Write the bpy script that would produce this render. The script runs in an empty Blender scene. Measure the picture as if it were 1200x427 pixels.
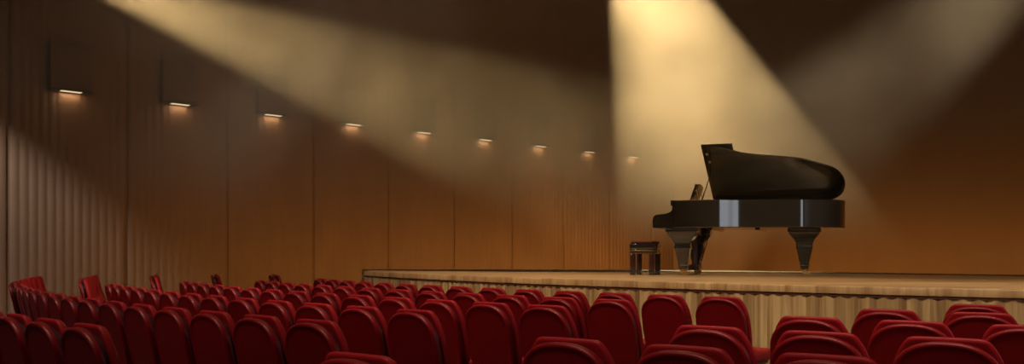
import bpy, bmesh, math, random
from mathutils import Vector, Matrix
random.seed(7)
R = math.radians
C = bpy.context.scene.collection
scene = bpy.context.scene

# ------------------------------------------------------------------ helpers
def link(o, parent=None):
    C.objects.link(o)
    if parent is not None:
        o.parent = parent
    return o

def obj(name, bm, mat, parent=None, smooth=True, angle=40):
    me = bpy.data.meshes.new(name)
    bmesh.ops.recalc_face_normals(bm, faces=bm.faces)
    bm.to_mesh(me); bm.free()
    if mat: me.materials.append(mat)
    if smooth:
        for p in me.polygons: p.use_smooth = True
        me.set_sharp_from_angle(angle=R(angle))
    return link(bpy.data.objects.new(name, me), parent)

def empty(name, loc=(0, 0, 0), rz=0):
    o = bpy.data.objects.new(name, None)
    o.empty_display_size = .1
    o.location = loc; o.rotation_euler = (0, 0, rz)
    return link(o)

def tag(o, label=None, cat=None, group=None, kind=None):
    if label: o['label'] = label
    if cat: o['category'] = cat
    if group: o['group'] = group
    if kind: o['kind'] = kind
    return o

def copy_tree(o, parent=None):
    c = o.copy(); C.objects.link(c)
    if parent is not None: c.parent = parent
    for ch in list(o.children): copy_tree(ch, c)
    return c

def add_box(bm, lo, hi, bev=0.0, seg=2):
    r = bmesh.ops.create_cube(bm, size=1)
    vs = r['verts']
    for v in vs:
        v.co = Vector([lo[i] + (v.co[i] + .5) * (hi[i] - lo[i]) for i in range(3)])
    if bev > 0:
        es = list({e for v in vs for e in v.link_edges})
        bmesh.ops.bevel(bm, geom=es, offset=bev, segments=seg, profile=.5, affect='EDGES')

def box_bm(lo, hi, bev=0.0, seg=2):
    bm = bmesh.new(); add_box(bm, lo, hi, bev, seg); return bm

def add_prism(bm, pts, axis, a0, a1):
    """polygon pts (u,v) extruded along axis index from a0 to a1"""
    def mk(u, v, w):
        if axis == 0: return (w, u, v)
        if axis == 1: return (u, w, v)
        return (u, v, w)
    A = [bm.verts.new(mk(u, v, a0)) for u, v in pts]
    B = [bm.verts.new(mk(u, v, a1)) for u, v in pts]
    n = len(pts)
    bm.faces.new(A); bm.faces.new(B[::-1])
    for i in range(n):
        bm.faces.new((A[i], A[(i + 1) % n], B[(i + 1) % n], B[i]))

def add_tube(bm, p0, p1, r0, r1=None, seg=12):
    r1 = r0 if r1 is None else r1
    p0, p1 = Vector(p0), Vector(p1)
    d = (p1 - p0); L = d.length
    q = d.to_track_quat('Z', 'Y').to_matrix().to_4x4()
    m = Matrix.Translation((p0 + p1) / 2) @ q
    bmesh.ops.create_cone(bm, cap_ends=True, segments=seg, radius1=r0, radius2=r1, depth=L, matrix=m)

def rings_bm(rings, close_first=True, close_last=True):
    """rings: list of equal-length loops of 3-D points"""
    bm = bmesh.new()
    V = [[bm.verts.new(p) for p in r] for r in rings]
    n = len(rings[0])
    for a, b in zip(V, V[1:]):
        for i in range(n):
            bm.faces.new((a[i], a[(i + 1) % n], b[(i + 1) % n], b[i]))
    if close_first: bm.faces.new(V[0][::-1])
    if close_last: bm.faces.new(V[-1])
    return bm

def catmull(pts, n=8):
    out = []
    P = [pts[0]] + list(pts) + [pts[-1]]
    for i in range(1, len(P) - 2):
        p0, p1, p2, p3 = [Vector(p) for p in P[i - 1:i + 3]]
        for k in range(n):
            t = k / n
            out.append(.5 * ((2 * p1) + (p2 - p0) * t + (2 * p0 - 5 * p1 + 4 * p2 - p3) * t * t + (3 * p1 - p0 - 3 * p2 + p3) * t ** 3))
    out.append(Vector(pts[-1]))
    return [tuple(p) for p in out]

# ------------------------------------------------------------------ materials
def mat_new(name):
    m = bpy.data.materials.new(name); m.use_nodes = True
    nt = m.node_tree
    b = nt.nodes['Principled BSDF']
    return m, nt, b

def plain(name, col, rough=.5, metal=0., spec=.5, coat=0., sheen=0., noise=0., nscale=20, bump=0.):
    m, nt, b = mat_new(name)
    b.inputs['Base Color'].default_value = (*col, 1)
    b.inputs['Roughness'].default_value = rough
    b.inputs['Metallic'].default_value = metal
    b.inputs['Specular IOR Level'].default_value = spec
    b.inputs['Coat Weight'].default_value = coat
    b.inputs['Coat Roughness'].default_value = .03
    b.inputs['Sheen Weight'].default_value = sheen
    if noise or bump:
        tc = nt.nodes.new('ShaderNodeTexCoord')
        n = nt.nodes.new('ShaderNodeTexNoise'); n.inputs['Scale'].default_value = nscale; n.inputs['Detail'].default_value = 4
        nt.links.new(tc.outputs['Object'], n.inputs['Vector'])
        if noise:
            mx = nt.nodes.new('ShaderNodeMix'); mx.data_type = 'RGBA'
            mx.inputs['A'].default_value = (*[c * (1 - noise) for c in col], 1)
            mx.inputs['B'].default_value = (*[min(1, c * (1 + noise)) for c in col], 1)
            nt.links.new(n.outputs['Fac'], mx.inputs['Factor'])
            nt.links.new(mx.outputs['Result'], b.inputs['Base Color'])
        if bump:
            bp = nt.nodes.new('ShaderNodeBump'); bp.inputs['Strength'].default_value = bump; bp.inputs['Distance'].default_value = .01
            nt.links.new(n.outputs['Fac'], bp.inputs['Height'])
            nt.links.new(bp.outputs['Normal'], b.inputs['Normal'])
    return m

def wood(name, stops, scale, src='UV', plank=None, ptone=.22, rough=.5, coat=0., detail_scale=(1, 1, 1), dist=1.5):
    """grain = noise stretched by `scale`; optional plank width gives each board its own tone"""
    m, nt, b = mat_new(name)
    N, L = nt.nodes, nt.links
    tc = N.new('ShaderNodeTexCoord')
    mp = N.new('ShaderNodeMapping'); mp.inputs['Scale'].default_value = scale
    L.new(tc.outputs[src], mp.inputs['Vector'])
    n1 = N.new('ShaderNodeTexNoise'); n1.inputs['Scale'].default_value = 1; n1.inputs['Detail'].default_value = 8
    n1.inputs['Roughness'].default_value = .62; n1.inputs['Distortion'].default_value = dist
    L.new(mp.outputs['Vector'], n1.inputs['Vector'])
    fac = n1.outputs['Fac']
    if plank:
        axis, w = plank
        sp = N.new('ShaderNodeSeparateXYZ'); L.new(tc.outputs[src], sp.inputs['Vector'])
        dv = N.new('ShaderNodeMath'); dv.operation = 'DIVIDE'; dv.inputs[1].default_value = w
        L.new(sp.outputs[axis], dv.inputs[0])
        fl = N.new('ShaderNodeMath'); fl.operation = 'FLOOR'; L.new(dv.outputs[0], fl.inputs[0])
        wn = N.new('ShaderNodeTexWhiteNoise'); wn.noise_dimensions = '1D'; L.new(fl.outputs[0], wn.inputs['W'])
        mm = N.new('ShaderNodeMath'); mm.operation = 'MULTIPLY_ADD'; mm.inputs[1].default_value = ptone
        L.new(wn.outputs['Value'], mm.inputs[0])
        ms = N.new('ShaderNodeMath'); ms.operation = 'SUBTRACT'; ms.inputs[1].default_value = ptone / 2
        L.new(fac, ms.inputs[0]); L.new(ms.outputs[0], mm.inputs[2])
        fac = mm.outputs[0]
    cr = N.new('ShaderNodeValToRGB')
    e = cr.color_ramp.elements
    e[0].position, e[0].color = stops[0][0], (*stops[0][1], 1)
    e[1].position, e[1].color = stops[-1][0], (*stops[-1][1], 1)
    for p, c in stops[1:-1]:
        k = e.new(p); k.color = (*c, 1)
    L.new(fac, cr.inputs['Fac'])
    L.new(cr.outputs['Color'], b.inputs['Base Color'])
    b.inputs['Roughness'].default_value = rough
    b.inputs['Coat Weight'].default_value = coat
    b.inputs['Coat Roughness'].default_value = .15
    bp = N.new('ShaderNodeBump'); bp.inputs['Strength'].default_value = .15; bp.inputs['Distance'].default_value = .004
    L.new(n1.outputs['Fac'], bp.inputs['Height']); L.new(bp.outputs['Normal'], b.inputs['Normal'])
    return m

M = {}
M['red'] = plain('red upholstery', (.30, .006, .010), rough=.5, spec=.22, noise=.12, nscale=60, bump=.08)
M['red_back'] = plain('red shell', (.19, .003, .005), rough=.42, spec=.3, noise=.08, nscale=30)
M['spacer'] = plain('dark red seat frame', (.06, .014, .018), rough=.4, metal=.3)
M['leg_metal'] = plain('black seat metal', (.03, .03, .032), rough=.4, metal=.7)
M['piano'] = plain('black lacquer', (.030, .025, .018), rough=.16, spec=.6, coat=1.0)
M['brass'] = plain('brass', (.75, .50, .16), rough=.34, metal=.85)
M['chrome'] = plain('steel', (.6, .6, .62), rough=.2, metal=1.)
M['gold'] = plain('gold iron plate', (.60, .40, .13), rough=.35, metal=.8)
M['soundboard'] = wood('soundboard spruce', [(.3, (.35, .2, .08)), (.7, (.55, .35, .16))], (2, 40, 1), 'Object')
M['ivory'] = plain('white key', (.8, .78, .7), rough=.25)
M['felt'] = plain('red leather', (.10, .008, .007), rough=.55, spec=.3, bump=.1)
M['string'] = plain('piano string', (.5, .42, .3), rough=.3, metal=1.)
M['mahogany'] = plain('dark mahogany', (.045, .012, .008), rough=.35, coat=.3)
M['desk'] = plain('music desk lacquer', (.030, .022, .014), rough=.22, coat=.6)
M['stage_shade'] = plain('painted stage rear shade', (.012, .010, .008), rough=.6)  # black that stands in for shade along the deck's back edge
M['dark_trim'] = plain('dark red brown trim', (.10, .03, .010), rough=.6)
M['floor'] = plain('dark carpet', (.035, .008, .008), rough=.9, noise=.3, nscale=120)
M['ceiling'] = plain('dark ceiling', (.05, .03, .018), rough=.9)
M['sconce'] = plain('sconce housing', (.13, .064, .028), rough=.6)
M['stage_floor'] = wood('stage boards', [(.25, (.34, .17, .06)), (.5, (.56, .345, .145)), (.75, (.72, .48, .23))], (.35, 5.5, 1), 'Object', ('Y', .14), rough=.38, coat=.25)
M['nosing'] = wood('stage nosing', [(.28, (.29, .14, .045)), (.5, (.45, .26, .10)), (.72, (.60, .39, .17))], (9, .6, 1), 'UV', ('X', .19), rough=.42, coat=.2)
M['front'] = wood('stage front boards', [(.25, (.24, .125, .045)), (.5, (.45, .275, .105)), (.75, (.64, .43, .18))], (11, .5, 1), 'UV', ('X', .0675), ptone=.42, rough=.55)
M['wall'] = wood('wall boards', [(.2, (.15, .072, .030)), (.8, (.20, .10, .042))], (1.2, .25, 1), 'UV', None, rough=.62)
M['wall_smooth'] = wood('back wall boards', [(.2, (.16, .075, .027)), (.8, (.20, .10, .038))], (.6, .12, 1), 'UV', None, rough=.6)
M['groove'] = plain('wall joint', (.16, .078, .033), rough=.7)

def emission(name, col, s):
    m = bpy.data.materials.new(name); m.use_nodes = True
    nt = m.node_tree; nt.nodes.clear()
    e = nt.nodes.new('ShaderNodeEmission'); e.inputs['Color'].default_value = (*col, 1); e.inputs['Strength'].default_value = s
    o = nt.nodes.new('ShaderNodeOutputMaterial'); nt.links.new(e.outputs[0], o.inputs['Surface'])
    return m
M['lamp'] = emission('sconce lamp', (1, .72, .40), .9)

# ------------------------------------------------------------------ camera
F, Y0 = 1032.45, 297.07
CAMZ = 1.35
cam = bpy.data.cameras.new('camera'); co = bpy.data.objects.new('camera', cam); link(co)
co.location = (0, 0, CAMZ); co.rotation_euler = (R(90), 0, 0)
cam.sensor_width = 36; cam.sensor_fit = 'HORIZONTAL'; cam.lens = F / 1200 * 36
cam.shift_y = (Y0 - 213.5) / 1200
cam.clip_end = 200
scene.camera = co

# ------------------------------------------------------------------ room frame: u along the left wall, v across the hall
UX, UY = .731, .682
OX, OY = -10.04, 20.0
def uv(u, v, z=0.): return Vector((OX + UX * u + UY * v, OY + UY * u - UX * v, z))
L_PAN = 2.497
U_REAR, U_BACK, V_RIGHT, ROOM_H = -19.0, 22.6, 32.0, 13.0

def quad_uv(name, pts, mat, kind='structure'):
    bm = bmesh.new(); f = bm.faces.new([bm.verts.new(p) for p in pts])
    ul = bm.loops.layers.uv.new('uv')
    base = Vector(pts[0])
    ax = (Vector(pts[1]) - base).normalized()
    for l in f.loops: l[ul].uv = ((l.vert.co - base).dot(ax), l.vert.co.z)
    return tag(obj(name, bm, mat, smooth=False), kind=kind)

quad_uv('floor', [uv(U_REAR, 0), uv(U_REAR, V_RIGHT), uv(U_BACK, V_RIGHT), uv(U_BACK, 0)], M['floor'])
quad_uv('ceiling', [uv(U_REAR, 0, ROOM_H), uv(U_BACK, 0, ROOM_H), uv(U_BACK, V_RIGHT, ROOM_H), uv(U_REAR, V_RIGHT, ROOM_H)], M['ceiling'])
quad_uv('wall_back', [uv(U_BACK, 0), uv(U_BACK, V_RIGHT), uv(U_BACK, V_RIGHT, ROOM_H), uv(U_BACK, 0, ROOM_H)], M['wall_smooth'])
quad_uv('wall_right', [uv(U_BACK, V_RIGHT), uv(U_REAR, V_RIGHT), uv(U_REAR, V_RIGHT, ROOM_H), uv(U_BACK, V_RIGHT, ROOM_H)], M['wall_smooth'])
quad_uv('wall_rear', [uv(U_REAR, V_RIGHT), uv(U_REAR, 0), uv(U_REAR, 0, ROOM_H), uv(U_REAR, V_RIGHT, ROOM_H)], M['wall_smooth'])

# fluted left wall: panels between recessed joints
def fluted_wall():
    bm = bmesh.new(); ul = bm.loops.layers.uv.new('uv')
    prof = []
    n = -7
    half = .045
    FL = 13
    while True:
        s0 = (n - .5) * L_PAN + half; s1 = (n + .5) * L_PAN - half
        if s0 > U_BACK: break
        steps = FL * 8
        for i in range(steps + 1):
            t = i / steps
            prof.append((s0 + (s1 - s0) * t, .011 * (abs(math.sin(math.pi * FL * t)) - .5)))
        prof.append((s1, -.024)); prof.append((s1 + 2 * half, -.024))
        n += 1
    prof = [p for p in prof if U_REAR <= p[0] <= U_BACK]
    lo = [bm.verts.new(uv(u, v, 0)) for u, v in prof]
    hi = [bm.verts.new(uv(u, v, ROOM_H)) for u, v in prof]
    for i in range(len(prof) - 1):
        f = bm.faces.new((lo[i], lo[i + 1], hi[i + 1], hi[i]))
        f.material_index = 1 if (prof[i][1] < -.02 and prof[i + 1][1] < -.02) else 0
        for l, (a, b) in zip(f.loops, ((i, 0), (i + 1, 0), (i + 1, ROOM_H), (i, ROOM_H))):
            l[ul].uv = (prof[a][0], b)
    o = obj('wall_left', bm, M['wall'], angle=50)
    o.data.materials.append(M['groove'])
    return tag(o, kind='structure')
fluted_wall()

# ------------------------------------------------------------------ stage
CX, CY = 37.564 * .4, 60.678 * .4
RS = 19.62
SH = CAMZ - .32
def pol(r, a, z=0.): return Vector((CX + r * math.sin(a), CY - r * math.cos(a), z))
def onstage(x, y, h=SH):
    d = F * (CAMZ - h) / (y - Y0)
    return (x - 600) * d / F, d

stage = empty('concert_stage', (*pol(RS, R(-45))[:2], 0))
tag(stage, 'low curved wooden stage carrying the grand piano', 'stage')
SL = stage.location.copy()
def st(bm, name, mat, **k):
    bmesh.ops.translate(bm, verts=bm.verts, vec=-SL)
    return obj(name, bm, mat, stage, **k)

A0, A1, NA = R(-64.2), R(-14), 260
def arc_strip(r_fun, z0, z1, n=NA):
    bm = bmesh.new(); ul = bm.loops.layers.uv.new('uv')
    P = []
    for i in range(n + 1):
        a = A0 + (A1 - A0) * i / n
        s = a * RS
        p = pol(r_fun(s), a)
        P.append((bm.verts.new((p.x, p.y, z0)), bm.verts.new((p.x, p.y, z1)), s))
    for p, q in zip(P, P[1:]):
        f = bm.faces.new((p[0], q[0], q[1], p[1]))
        for l, (s, z) in zip(f.loops, ((p[2], z0), (q[2], z0), (q[2], z1), (p[2], z1))): l[ul].uv = (s, z)
    return bm
FLP = .135
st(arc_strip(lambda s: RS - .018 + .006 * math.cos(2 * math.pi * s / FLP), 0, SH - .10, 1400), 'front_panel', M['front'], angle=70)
# reveal under the nosing
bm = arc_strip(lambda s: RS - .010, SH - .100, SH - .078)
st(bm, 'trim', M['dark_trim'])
# nosing : rounded lip
bm = bmesh.new(); ul = bm.loops.layers.uv.new('uv')
profile = [(-.05, -.080), (-.004, -.080), (0, -.074), (0, -.012), (-.004, -.004), (-.012, 0), (-.10, 0)]
prev = None
for i in range(NA + 1):
    a = A0 + (A1 - A0) * i / NA
    row = [bm.verts.new(pol(RS + dr, a, SH + dz)) for dr, dz in profile]
    if prev:
        for j in range(len(profile) - 1):
            f = bm.faces.new((prev[j], row[j], row[j + 1], prev[j + 1]))
            vv = (profile[j][1] - profile[j][0], profile[j + 1][1] - profile[j + 1][0])
            s0, s1 = (A0 + (A1 - A0) * (i - 1) / NA) * RS, a * RS
            for l, t in zip(f.loops, ((s0, vv[0]), (s1, vv[0]), (s1, vv[1]), (s0, vv[1]))): l[ul].uv = t
    prev = row
st(bm, 'nosing', M['nosing'], angle=30)
# deck, with the shadow band at its back drawn as a black strip
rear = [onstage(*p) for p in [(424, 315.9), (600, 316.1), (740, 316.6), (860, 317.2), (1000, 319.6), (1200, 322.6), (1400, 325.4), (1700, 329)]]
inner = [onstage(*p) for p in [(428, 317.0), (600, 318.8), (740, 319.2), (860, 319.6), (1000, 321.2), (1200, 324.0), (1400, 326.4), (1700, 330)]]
bm = bmesh.new()
front = [pol(RS - .10, A0 + (A1 - A0) * i / 100, SH) for i in range(101)]
bm.faces.new([bm.verts.new(p) for p in front] + [bm.verts.new((x, y, SH)) for x, y in inner[::-1]])
bmesh.ops.triangulate(bm, faces=bm.faces)
st(bm, 'deck', M['stage_floor'], smooth=False)
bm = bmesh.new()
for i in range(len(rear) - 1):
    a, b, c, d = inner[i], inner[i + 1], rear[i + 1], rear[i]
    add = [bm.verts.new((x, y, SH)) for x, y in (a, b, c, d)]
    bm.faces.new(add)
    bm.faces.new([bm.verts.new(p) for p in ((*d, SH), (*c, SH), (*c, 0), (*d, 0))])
st(bm, 'rear_shade_strip', M['stage_shade'], smooth=False)
pe = pol(RS - .05, A0)
bm = bmesh.new()
bm.faces.new([bm.verts.new(p) for p in ((pe.x, pe.y, 0), (pe.x, pe.y, SH - .001), (*rear[0], SH - .001), (*rear[0], 0))])
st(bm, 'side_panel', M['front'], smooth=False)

# ------------------------------------------------------------------ theatre seat
TILT = R(12.5)
def lean(x, y, z):
    """seat-back local (x, thickness y, height z) leaned backwards about z=.42"""
    return (x, y - (z - .42) * math.tan(TILT), z)

def outline_cushion():
    half = [(0, .95), (.10, .95), (.165, .948), (.19, .925), (.222, .875), (.248, .80), (.258, .72), (.258, .60), (.252, .50), (.238, .40), (.20, .385), (.10, .38), (0, .38)]
    pts = []
    for (x0, z0), (x1, z1) in zip(half, half[1:]):
        for k in range(3):
            t = k / 3; pts.append((x0 + (x1 - x0) * t, z0 + (z1 - z0) * t))
    pts.append(half[-1])
    # light smoothing
    for _ in range(2):
        q = pts[:]
        for i in range(1, len(pts) - 1):
            q[i] = tuple((pts[i - 1][j] + 2 * pts[i][j] + pts[i + 1][j]) / 4 for j in range(2))
        pts = q
    return pts + [(-x, z) for x, z in pts[-2:0:-1]]

def outline_shell():
    pts = []
    for i in range(17):
        t = math.pi / 2 * i / 16
        c, s = math.sin(t), math.cos(t)
        pts.append((.247 * c ** (2 / 2.4), .722 + .212 * s ** (2 / 2.4)))
    pts += [(.248, .66), (.247, .58), (.242, .50), (.234, .42), (.222, .36), (.19, .325), (.10, .315), (0, .315)]
    return pts + [(-x, z) for x, z in pts[-2:0:-1]]

def inset_loop(pts, d):
    n = len(pts); out = []
    for i in range(n):
        a, b, c = Vector(pts[i - 1]), Vector(pts[i]), Vector(pts[(i + 1) % n])
        e1, e2 = (b - a), (c - b)
        nrm = Vector((e1.y, -e1.x)).normalized() + Vector((e2.y, -e2.x)).normalized()
        nrm = nrm.normalized() if nrm.length > 1e-6 else Vector((0, 0))
        p = b + nrm * d      # outlines run clockwise: right-hand normal points inside
        out.append((p.x, p.y))
    return out

def slab(outline, prof, zc=None):
    rings = []
    for d, y in prof:
        o = inset_loop(outline, d) if d else outline
        rings.append([lean(x, y, z) for x, z in o])
    return rings_bm(rings)

def make_seat():
    root = empty('theatre_seat')
    oc, os_ = outline_cushion(), outline_shell()
    # backrest cushion in front (local +y)
    bm = slab(oc, [(.05, .036), (.020, .034), (.008, .036), (.001, .044), (0, .052), (.001, .066), (.008, .078), (.022, .086), (.040, .087), (.047, .081), (.055, .088), (.085, .096), (.12, .098)])
    obj('backrest', bm, M['red'], root, angle=60)
    # lumbar pad
    pad = [(x * .80, z) for x, z in oc if z < .64]
    pad_l = sorted([p for p in pad if p[0] <= 0], key=lambda p: p[1]); pad_r = sorted([p for p in pad if p[0] > 0], key=lambda p: -p[1])
    lp = [(0, .62)] + [(.17, .62)] + [(.19, .60)] + [(.19, .47), (.17, .45), (0, .45), (-.17, .45), (-.19, .47), (-.19, .60), (-.17, .62)]
    obj('lumbar_pad', slab(lp, [(0, .09), (0, .10), (.012, .112), (.04, .116)]), M['red'], root, angle=60)
    obj('spacer', slab(os_, [(.03, .036), (.03, .012), (.002, .010), (.002, .002)]), M['spacer'], root)
    bm = slab(os_, [(.03, .003), (.002, .002), (0, -.004), (0, -.020), (.003, -.031), (.009, -.038), (.017, -.041), (.024, -.040), (.032, -.036), (.06, -.036)])
    obj('back_shell', bm, M['red_back'], root, angle=60)
    # seat cushion
    bm = box_bm((-.275, .05, .335), (.275, .50, .445), .035, 4)
    obj('seat', bm, M['red'], root)
    bm = box_bm((-.235, .06, .30), (.235, .46, .337), .008, 1)
    obj('seat_pan', bm, M['spacer'], root)
    for s in (-1, 1):
        bm = bmesh.new()
        add_prism(bm, [(-.03, .0), (.33, .0), (.33, .02), (.20, .05), (.20, .31), (.06, .31), (.06, .05), (-.03, .02)], 0, s * .19 - .018, s * .19 + .018)
        obj('leg', bm, M['leg_metal'], root, smooth=False)
    return root

proto = make_seat()
used = [False]
ORD = ['first', 'second', 'third', 'fourth', 'fifth', 'sixth', 'seventh', 'eighth', 'ninth', 'tenth', 'eleventh', 'twelfth', 'thirteenth', 'fourteenth', 'fifteenth']
ROWN = ['front', 'second', 'third', 'fourth', 'fifth', 'sixth']
SEAT_RED = 'red padded seat'
def place(r, a, label, group, cx=CX):
    # reference = mid of the back's top edge; the base sits further along the facing direction
    px, py = cx + r * math.sin(a), CY - r * math.cos(a)
    fx, fy = -math.sin(a), math.cos(a)
    off = .113 - .055
    o = proto if not used[0] else copy_tree(proto)
    used[0] = True
    o.location = (px + fx * off, py + fy * off, 0)
    o.rotation_euler = (0, 0, a)
    tag(o, label, 'seat', group)

H = .4
S = 1.485 * H
R0, D = 51.902 * H, 2.611 * H
E_ = [-35.391, -38.49, -40.1, -42.871, -44.103, -47.738]
G_ = [-30.108, -32.80, -34.99, -37.195, -39.475, -41.941]
N1 = [14, 13, 14, 13, 15, 4]
N2 = [1, 2, 3, 3, 3, 1]
N1_END = [True, True, True, True, True, False]
for k in range(6):
    r = R0 + k * D
    for n in range(N1[k]):
        a = (E_[k] * H - n * S) / r
        if n == 0: pos = 'on the aisle'
        elif N1_END[k] and n == N1[k] - 1: pos = 'at its far left end'
        else: pos = ORD[n] + ' from the aisle'
        place(r, a, f'{SEAT_RED}, {ROWN[k]} row of the middle block, {pos}', f'seats in the {ROWN[k]} row of the middle block')
    for n in range(N2[k]):
        a = (G_[k] * H + n * S) / r
        pos = 'on the aisle' if n == 0 else ORD[n] + ' from the aisle'
        place(r, a, f'{SEAT_RED}, {ROWN[k]} row of the right block, {pos}', f'seats in the {ROWN[k]} row of the right block')
# left wing, rows curling round by the side wall
WING = {5: (30.4, 7, 2.8), 4: (33.4, 6, 2.3), 3: (36.8, 4, 2.3), 2: (39.8, 3, 2.3), 1: (40.6, 2, 2.3)}
for k, (z, num, sh) in WING.items():
    r = (51.902 + 2.611 * k)
    a0 = -math.acos((60.678 - z) / r)
    for n in range(num):
        a = a0 - n * 1.485 / r
        pos = 'nearest the aisle' if n == 0 else ORD[n] + ' from the aisle'
        place(r * H, a, f'{SEAT_RED}, {ROWN[k]} row of the far side wing, {pos}', f'seats in the {ROWN[k]} row of the side wing', cx=CX + sh * H)

# ------------------------------------------------------------------ wall sconces
def make_sconce():
    root = empty('wall_sconce')
    # local x along wall, local -y out of the wall
    bm = bmesh.new()
    add_box(bm, (-.435, -.13, .02), (.435, .03, 1.05), .006, 1)
    obj('housing', bm, M['sconce'], root, smooth=False)
    bm = bmesh.new()
    add_box(bm, (-.45, -.19, 0), (.45, .03, .022), .003, 1)
    obj('bottom_plate', bm, M['leg_metal'], root, smooth=False)
    bm = box_bm((-.22, -.17, -.012), (.22, -.035, 0), .004, 1)
    obj('lamp_panel', bm, M['lamp'], root, smooth=False)
    return root
wang = math.atan2(UY, UX)
sp = make_sconce()
GL = [None] * 9
POSN = ['nearest of the nine in the row', 'second of the nine from the near end', 'third of the nine from the near end', 'fourth, at the lower edge of the beam', 'fifth, seen through the light beam',
        'sixth, past the beam', 'seventh, above the stage', 'eighth, just left of the centre beam', 'farthest, inside the bright centre beam']
for n in range(9):
    o = sp if n == 0 else copy_tree(sp)
    o.location = uv(n * L_PAN, 0.0, CAMZ + 3.66)
    o.rotation_euler = (0, 0, wang)
    tag(o, 'small downlight box on the dark side wall, ' + POSN[n], 'wall light', 'wall lights along the side wall')
    ld = bpy.data.lights.new('sconce_light', 'AREA'); ld.shape = 'RECTANGLE'; ld.size = .40; ld.size_y = .10
    ld.energy = 2.0; ld.color = (1, .78, .50)
    lo = bpy.data.objects.new('sconce_light', ld); link(lo)
    p = uv(n * L_PAN, .10, CAMZ + 3.66 - .03); lo.location = p
    lo.rotation_euler = (0, 0, wang)

# ------------------------------------------------------------------ grand piano (local x -> tail, y -> far side, z up from the deck)
PX, PY, TH = 2.73, 13.5, R(-21)
piano = empty('grand_piano', (PX, PY, SH), TH)
tag(piano, 'black lacquered concert grand piano with raised lid on the stage', 'piano')
bent = catmull([(.30, -.78), (.48, -.765), (.61, -.705), (.77, -.61), (.90, -.56), (1.10, -.51), (1.35, -.46), (1.60, -.40), (1.70, -.355), (1.85, -.27), (2.0, -.18), (2.11, -.08), (2.19, .09), (2.22, .30), (2.17, .55), (2.02, .71), (1.80, .775), (1.55, .78)], 8)
plan = [(-.12, -.78)] + bent + [(-.12, .78)]
HB, HT = .69, 1.09
def offs(pts, d):
    # plan runs counter-clockwise seen from above -> inside is on the left
    n = len(pts); out = []
    for i in range(n):
        a, b, c = Vector(pts[i - 1]), Vector(pts[i]), Vector(pts[(i + 1) % n])
        e1, e2 = (b - a).normalized(), (c - b).normalized()
        n1, n2 = Vector((-e1.y, e1.x)), Vector((-e2.y, e2.x))
        m = (n1 + n2).normalized(); q = max(.35, m.dot(n1))
        p = b + m * d / q; out.append((p.x, p.y))
    return out
inn = offs(plan, .055)
rings = [[(x, y, z) for x, y in pts] for pts, z in ((offs(plan, .02), HB), (offs(plan, .004), HB), (plan, HB + .006), (plan, HB + .014), (plan, HT - .014), (plan, HT - .006), (offs(plan, .005), HT), (offs(plan, .05), HT), (inn, HT - .005), (inn, HB + .03))]
obj('rim', rings_bm(rings, True, True), M['piano'], piano, angle=35)
# soundboard and plate
sbm = bmesh.new(); sbm.faces.new([sbm.verts.new((x, y, .90)) for x, y in offs(plan, .058)])
obj('soundboard', sbm, M['soundboard'], piano, smooth=False)
bm = bmesh.new()
pl = offs(plan, .09)
V0 = [bm.verts.new((x, y, .955)) for x, y in pl]; V1 = [bm.verts.new((x, y, .955)) for x, y in offs(plan, .17)]
for i in range(len(pl)): bm.faces.new((V0[i], V0[(i + 1) % len(pl)], V1[(i + 1) % len(pl)], V1[i]))
add_box(bm, (-.02, -.68, .945), (.22, .68, .975), .004, 1)
for y0, y1, xe in ((-.5, -.62, .6), (-.15, -.38, 1.3), (.15, -.02, 1.9), (.45, .40, 2.05)):
    c = bmesh.new(); 
    add_tube(bm, (.18, y0, .975), (xe, y1, .975), .022, .018, 8); c.free()
obj('iron_plate', bm, M['gold'], piano, angle=30)
bm = bmesh.new()
for i in range(60):
    y0 = -.64 + i * 1.26 / 59
    xe = min(2.0, .45 + 1.75 * (i / 59) ** .8)
    add_tube(bm, (.20, y0, .985), (xe, y0 * .82 + .06, .985), .0022, .0022, 4)
obj('strings', bm, M['string'], piano, smooth=False)
# cheeks
cheek = [(-.40, HB)] + catmull([(-.413, .705), (-.418, .76), (-.415, .82), (-.395, .865), (-.35, .885), (-.27, .893), (-.20, .905), (-.155, .925), (-.128, .955), (-.120, .985), (-.127, 1.005), (-.150, 1.015), (-.152, 1.03)], 4) + [(-.150, HT), (-.10, HT), (-.10, HB)]
for s in (-1, 1):
    bm = bmesh.new(); add_prism(bm, cheek, 1, s * .78, s * .70)
    bmesh.ops.bevel(bm, geom=[e for e in bm.edges if abs(e.verts[0].co.y - e.verts[1].co.y) < 1e-5 and e.calc_face_angle(0) > 1], offset=.006, segments=2, affect='EDGES')
    obj('cheek', bm, M['piano'], piano, angle=35)
obj('key_bed', box_bm((-.405, -.70, HB), (-.10, .70, .76), .004), M['piano'], piano)
obj('key_slip', box_bm((-.41, -.70, .755), (-.385, .70, .815), .005), M['piano'], piano)
obj('fallboard', box_bm((-.15, -.70, .80), (-.115, .70, 1.0), .008), M['piano'], piano)
obj('pin_block', box_bm((-.12, -.725, .80), (-.02, .725, .93), .004), M['piano'], piano)
bm = bmesh.new()
for i in range(52):
    y = .61 - i * (1.22 / 51); add_box(bm, (-.375, y - .0113, .765), (-.155, y + .0113, .795))
obj('white_keys', bm, M['ivory'], piano, smooth=False)
bm = bmesh.new()
for i in range(51):
    if (i % 7) in (1, 4): continue
    y = .61 - (i + .5) * (1.22 / 51); add_box(bm, (-.30, y - .006, .794), (-.155, y + .006, .808))
obj('black_keys', bm, M['piano'], piano, smooth=False)
for s in (-1, 1):
    obj('key_block', box_bm((-.38, s * .665 - .033, .76), (-.155, s * .665 + .033, .83), .006), M['piano'], piano)
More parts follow.
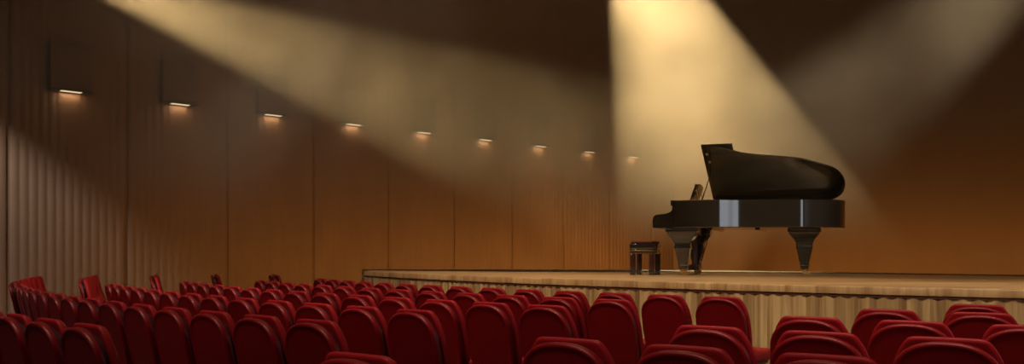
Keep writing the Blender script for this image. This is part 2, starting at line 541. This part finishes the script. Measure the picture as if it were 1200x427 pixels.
# lid, hinged along the far side
hinge = Vector((0, .785, HT + .004)); LA = R(29.5)
mlid = Matrix.Translation(hinge) @ Matrix.Rotation(-LA, 4, 'X') @ Matrix.Translation(-hinge)
X0 = .256
lidpts = [(X0, -.79)] + [(x, y - .012 if y < .3 else y) for x, y in bent if x > X0 + .02] + [(X0, .785)]
def lid_slab(pts, z0, z1, e=.006):
    rg = [[(x, y, z) for x, y in p] for p, z in ((offs(pts, e), z0), (pts, z0 + e), (pts, z1 - e), (offs(pts, e), z1))]
    b = rings_bm(rg); bmesh.ops.transform(b, matrix=mlid, verts=b.verts); return b
lid = obj('lid', lid_slab(lidpts, HT + .004, HT + .028), M['piano'], piano, angle=30)
flap = [(X0 - .004, -.795), (.70, -.795), (.70, .765), (X0 - .004, .765)]
obj('lid_flap', lid_slab(flap, HT + .029, HT + .052), M['piano'], piano, angle=30)
# gold-tone fittings on the lid's inner face and three hinges
for (x, d) in ((.30, 1.42), (.315, 1.22)):
    b = box_bm((x, .785 - d, HT - .006), (x + .035, .785 - d + .05, HT + .004), .003, 1); bmesh.ops.transform(b, matrix=mlid, verts=b.verts)
    obj('lid_buffer', b, M['brass'], piano)
for x in (.35, .95, 1.45):
    b = bmesh.new(); add_tube(b, (x, .797, HT + .004), (x + .10, .797, HT + .004), .008, .008, 8)
    obj('hinge', b, M['brass'], piano)
# prop stick
ptop = mlid @ Vector((.30, .785 - .86, HT + .004))
b = bmesh.new(); add_tube(b, (.285, -.74, HT - .02), ptop, .011, .008, 10)
pr = obj('prop_stick', b, M['piano'], piano)
b = bmesh.new(); add_tube(b, (.285, -.74, HT - .03), (.285, -.74, HT + .0), .02, .02, 10)
obj('prop_socket', b, M['brass'], pr)
# music desk
b = bmesh.new()
n = 14
fr = []
for i in range(n + 1):
    y = -.34 + .68 * i / n
    fr.append((y, .275 + .012 * math.cos(y * 9)))
poly = [(-.34, 0)] + [(.34, 0)] + [(y, h) for y, h in reversed(fr)]
add_prism(b, poly, 0, -.009, .009)
md = Matrix.Translation((.06, -.02, HT + .012)) @ Matrix.Rotation(R(19), 4, 'Y')
bmesh.ops.transform(b, matrix=md, verts=b.verts)
desk = obj('music_desk', b, M['desk'], piano, angle=30)
b = box_bm((-.02, -.36, HT - .01), (.20, .36, HT + .014), .004)
obj('desk_tray', b, M['piano'], desk)
b = bmesh.new(); add_tube(b, (.17, .2, HT + .01), md @ Vector((0, .2, .2)), .007, .007, 8); add_tube(b, (.17, -.2, HT + .01), md @ Vector((0, -.2, .2)), .007, .007, 8)
obj('desk_strut', b, M['brass'], desk)
# legs
LEGP = [(HB, .225), (.655, .235), (.640, .235), (.628, .215), (.610, .212), (.585, .195), (.55, .165), (.51, .135), (.47, .118), (.43, .112), (.41, .118), (.395, .118), (.38, .108), (.25, .082), (.165, .062), (.15, .070), (.138, .070), (.12, .058), (.085, .054)]
def make_leg(x, y, ry=.72):
    rg = []
    for h, w in LEGP:
        wx, wy = w, max(.05, w * ry) if h > .43 else w * .9
        c = .012
        rg.append([(x + sx * (wx - (c if k else 0)), y + sy * (wy - (0 if k else c)), h) for sx, sy, k in ((1, -1, 1), (1, -1, 0), (1, 1, 0), (1, 1, 1), (-1, 1, 1), (-1, 1, 0), (-1, -1, 0), (-1, -1, 1))])
    leg = obj('leg', rings_bm(rg), M['piano'], piano, angle=25)
    obj('leg_band', box_bm((x - .073, y - .068, .139), (x + .073, y + .068, .149), .002, 1), M['chrome'], leg)
    b = bmesh.new()
    add_tube(b, (x, y, .09), (x, y, .055), .03, .022, 12)
    for s in (-1, 1): add_box(b, (x - .035, y + s * .026 - .004, .02), (x + .035, y + s * .026 + .004, .07), .003, 1)
    add_tube(b, (x, y - .02, .036), (x, y + .02, .036), .036, .036, 18)
    add_tube(b, (x + .05, y - .016, .028), (x + .05, y + .016, .028), .028, .028, 16)
    obj('caster', b, M['brass'], leg)
make_leg(.0, -.60); make_leg(.0, .60); make_leg(1.66, .13)
# pedal lyre
b = bmesh.new()
add_box(b, (.02, -.16, .60), (.14, .16, HB), .006)
for s in (-1, 1):
    for (z0, z1, y0, y1) in ((.60, .45, .12, .08), (.45, .30, .08, .075), (.30, .14, .075, .10)):
        add_tube(b, (.08, s * y0, z0), (.08, s * y1, z1), .018, .018, 8)
add_tube(b, (.08, 0, .60), (.08, 0, .14), .01, .01, 8)
ly = obj('pedal_lyre', b, M['mahogany'], piano)
obj('pedal_box', box_bm((.0, -.17, .07), (.15, .17, .15), .008), M['mahogany'], ly)
for y in (-.09, 0, .09):
    b = box_bm((-.10, y - .02, .055), (.01, y + .02, .068), .005, 2); obj('pedal', b, M['brass'], ly)
b = bmesh.new(); add_tube(b, (.13, -.1, .11), (.30, -.1, HB + .01), .007, .007, 8); add_tube(b, (.13, .1, .11), (.30, .1, HB + .01), .007, .007, 8)
obj('lyre_brace', b, M['mahogany'], ly)
# underside beams
b = bmesh.new()
add_box(b, (.35, -.60, .66), (.42, .66, HB + .01)); add_box(b, (1.0, -.38, .66), (1.07, .66, HB + .01))
obj('underframe', b, M['piano'], piano, smooth=False)

# bench
bench = empty('piano_bench', (1.985, 13.10, SH), TH)
tag(bench, 'small dark piano bench with a red leather top beside the keyboard', 'bench')
obj('cushion', box_bm((-.165, -.24, .455), (.165, .24, .500), .018, 3), M['felt'], bench)
obj('frame', box_bm((-.18, -.255, .375), (.18, .255, .460), .006), M['piano'], bench)
obj('band', box_bm((-.183, -.258, .352), (.183, .258, .362), .001, 1), M['brass'], bench)
obj('apron', box_bm((-.178, -.253, .31), (.178, .253, .376), .004), M['piano'], bench)
for sx in (-1, 1):
    for sy in (-1, 1):
        x, y = sx * .14, sy * .215
        l = obj('leg', box_bm((x - .036, y - .034, .0), (x + .036, y + .034, .32), .005), M['mahogany'], bench)
        obj('foot', box_bm((x - .038, y - .036, .0), (x + .038, y + .036, .075), .003, 1), M['piano'], l)

# ------------------------------------------------------------------ haze over and behind the stage
def at(x, y, d): return Vector(((x - 600) * d / F, d, CAMZ - (y - Y0) * d / F))
foot = [(-8.6, 11.4), (-2.2, 11.4), (-.5, 14.9), (21.5, 14.9), uv(U_BACK - .15, 28.5 - 4.0)[:2], uv(U_BACK - .15, .15)[:2], uv(9.0, .15)[:2], uv(6.0, 2.4)[:2], uv(-3.4, 2.4)[:2]]
bm = bmesh.new(); add_prism(bm, foot, 2, 1.15, ROOM_H - .1)
haze = obj('haze', bm, None, smooth=False)
tag(haze, 'drifting haze lit by the stage spotlight beams', 'haze', kind='stuff')
hm = bpy.data.materials.new('haze'); hm.use_nodes = True; nt = hm.node_tree; nt.nodes.clear()
o_ = nt.nodes.new('ShaderNodeOutputMaterial'); vs = nt.nodes.new('ShaderNodeVolumeScatter')
tc = nt.nodes.new('ShaderNodeTexCoord'); nz = nt.nodes.new('ShaderNodeTexNoise')
nz.inputs['Scale'].default_value = .42; nz.inputs['Detail'].default_value = 3.5; nz.inputs['Roughness'].default_value = .55
mr = nt.nodes.new('ShaderNodeMapRange'); mr.inputs['From Min'].default_value = .36; mr.inputs['From Max'].default_value = .66
mr.inputs['To Min'].default_value = .010; mr.inputs['To Max'].default_value = .053
nt.links.new(tc.outputs['Object'], nz.inputs['Vector']); nt.links.new(nz.outputs['Fac'], mr.inputs['Value'])
sz = nt.nodes.new('ShaderNodeSeparateXYZ'); nt.links.new(tc.outputs['Object'], sz.inputs[0])
hr = nt.nodes.new('ShaderNodeMapRange'); hr.interpolation_type = 'SMOOTHSTEP'
hr.inputs['From Min'].default_value = 1.2; hr.inputs['From Max'].default_value = 4.8
nt.links.new(sz.outputs['Z'], hr.inputs['Value'])
ml = nt.nodes.new('ShaderNodeMath'); ml.operation = 'MULTIPLY'
nt.links.new(mr.outputs['Result'], ml.inputs[0]); nt.links.new(hr.outputs['Result'], ml.inputs[1])
nt.links.new(ml.outputs[0], vs.inputs['Density'])
vs.inputs['Color'].default_value = (1, .93, .78, 1); vs.inputs['Anisotropy'].default_value = 0.0
nt.links.new(vs.outputs[0], o_.inputs['Volume'])
haze.data.materials.append(hm)
hm.cycles.volume_sampling = 'MULTIPLE_IMPORTANCE'

# ------------------------------------------------------------------ lights
def look(o, target):
    d = Vector(target) - o.location
    o.rotation_euler = d.to_track_quat('-Z', 'Y').to_euler()
def spot(name, loc, target, energy, half, blend, col, size=.08):
    l = bpy.data.lights.new(name, 'SPOT'); l.energy = energy; l.spot_size = 2 * R(half); l.spot_blend = blend
    l.color = col; l.shadow_soft_size = size
    o = link(bpy.data.objects.new(name, l)); o.location = loc; look(o, target); return o
def area(name, loc, target, energy, sx, sy, col):
    l = bpy.data.lights.new(name, 'AREA'); l.shape = 'RECTANGLE'; l.size = sx; l.size_y = sy; l.energy = energy; l.color = col
    o = link(bpy.data.objects.new(name, l)); o.location = loc; look(o, target); return o

WARM = (1, .70, .33)
# centre beam
spot('centre_spot', at(709, -153, 17.6), at(709 + 173, 322, 17.6), 34000, 18.6, .12, WARM)
# beam from the upper left
spot('left_spot', at(30, -52, 11.5), at(530, 134, 20.5), 17000, 9.8, .5, WARM)
# dim beam from the upper right
spot('right_spot', at(1450, -267, 17.0), at(1050, 80, 19.0), 16000, 11.5, .9, (1, .76, .46))
# cool wash grazing the near part of the side wall
spot('wall_wash', uv(-5.6, 1.6, CAMZ + 5.75), uv(-2.0, 0, CAMZ - 1.4), 4300, 30, .5, (.74, .84, 1), .05)
# orange uplights along the foot of the walls behind the stage
for i in range(8):
    u = 1.5 + i * 2.5
    area('wall_uplight', uv(u, 3.2, .35), uv(u, 0, 1.2), 14 + 5.0 * i, 2.2, .2, (1, .50, .13))
for i in range(8):
    v = 5.0 + i * 3.2
    area('wall_uplight', uv(U_BACK - 3.2, v, .35), uv(U_BACK, v, 1.2), 46 - 4.2 * i, 2.6, .2, (1, .50, .13))
# ceiling downlights above the rows, aimed at the front rows and the stage edge
for a in (-57, -48, -39, -30, -21):
    p = pol(26.5, R(a), 11.8); t = pol(20.8, R(a), 0)
    spot('house_downlight', p, t, 2300, 21, .8, (1, .84, .66), .35)
for a in (-62, -55, -48, -41, -34, -27):  # second arc, added as fill for the nearer rows
    spot('near_row_fill', pol(30.0, R(a), 11.8), pol(25.5, R(a), 0), 1300, 18, .9, (1, .84, .66), .35)
# unseen fill added behind the audience for seat backs and stage front
for a in (-64, -56, -48, -40, -32, -24):
    spot('rear_fill', pol(36, R(a), 7.5), pol(22.0, R(a), .3), 320, 13, 1.0, (1, .84, .66), .3)
# overhead fill, added to brighten the front of the deck
for a in (-58, -49, -40, -31, -22):
    spot('deck_fill', pol(20.5, R(a), 12.0), pol(18.3, R(a), SH), 1700, 11, 1.0, (1, .82, .60), .3)

spot('piano_fill_spot', (2.2, 1.2, 7.6), (3.7, 13.2, 2.05), 2600, 6.0, .6, (1, .80, .55), .15)  # added fill reaching under the lid to brighten the piano's inside
spot('wing_fill', (-1.2, 10.3, 4.6), (-7.4, 14.8, .6), 1100, 15, .8, (1, .82, .62), .2)  # unseen fill, added to brighten the side wing seats
area('rim_stripe_light', (7.3, 5.4, 2.6), (3.3, 12.8, 1.9), 52, 1.8, 3.6, (.86, .92, 1))  # unseen tall panel added for the highlight stripes on the piano rim
area('ambient_fill', uv(6, 12, 12.8), uv(6.01, 12, 0), 230, 8, 8, (1, .50, .22))  # weak overhead fill added to lift the dark upper walls and haze

w = bpy.data.worlds.new('world'); scene.world = w; w.use_nodes = True
w.node_tree.nodes['Background'].inputs['Color'].default_value = (.02, .012, .006, 1)
w.node_tree.nodes['Background'].inputs['Strength'].default_value = .2

scene.view_settings.view_transform = 'Standard'; scene.view_settings.look = 'None'
scene.view_settings.exposure = 0.0; scene.view_settings.gamma = 1.0
scene.view_settings.use_curve_mapping = False
scene.cycles.use_denoising = True
scene.cycles.denoising_input_passes = 'RGB_ALBEDO'
scene.cycles.volume_step_rate = 1.0
scene.cycles.max_bounces = 6
scene.cycles.sample_clamp_indirect = 4
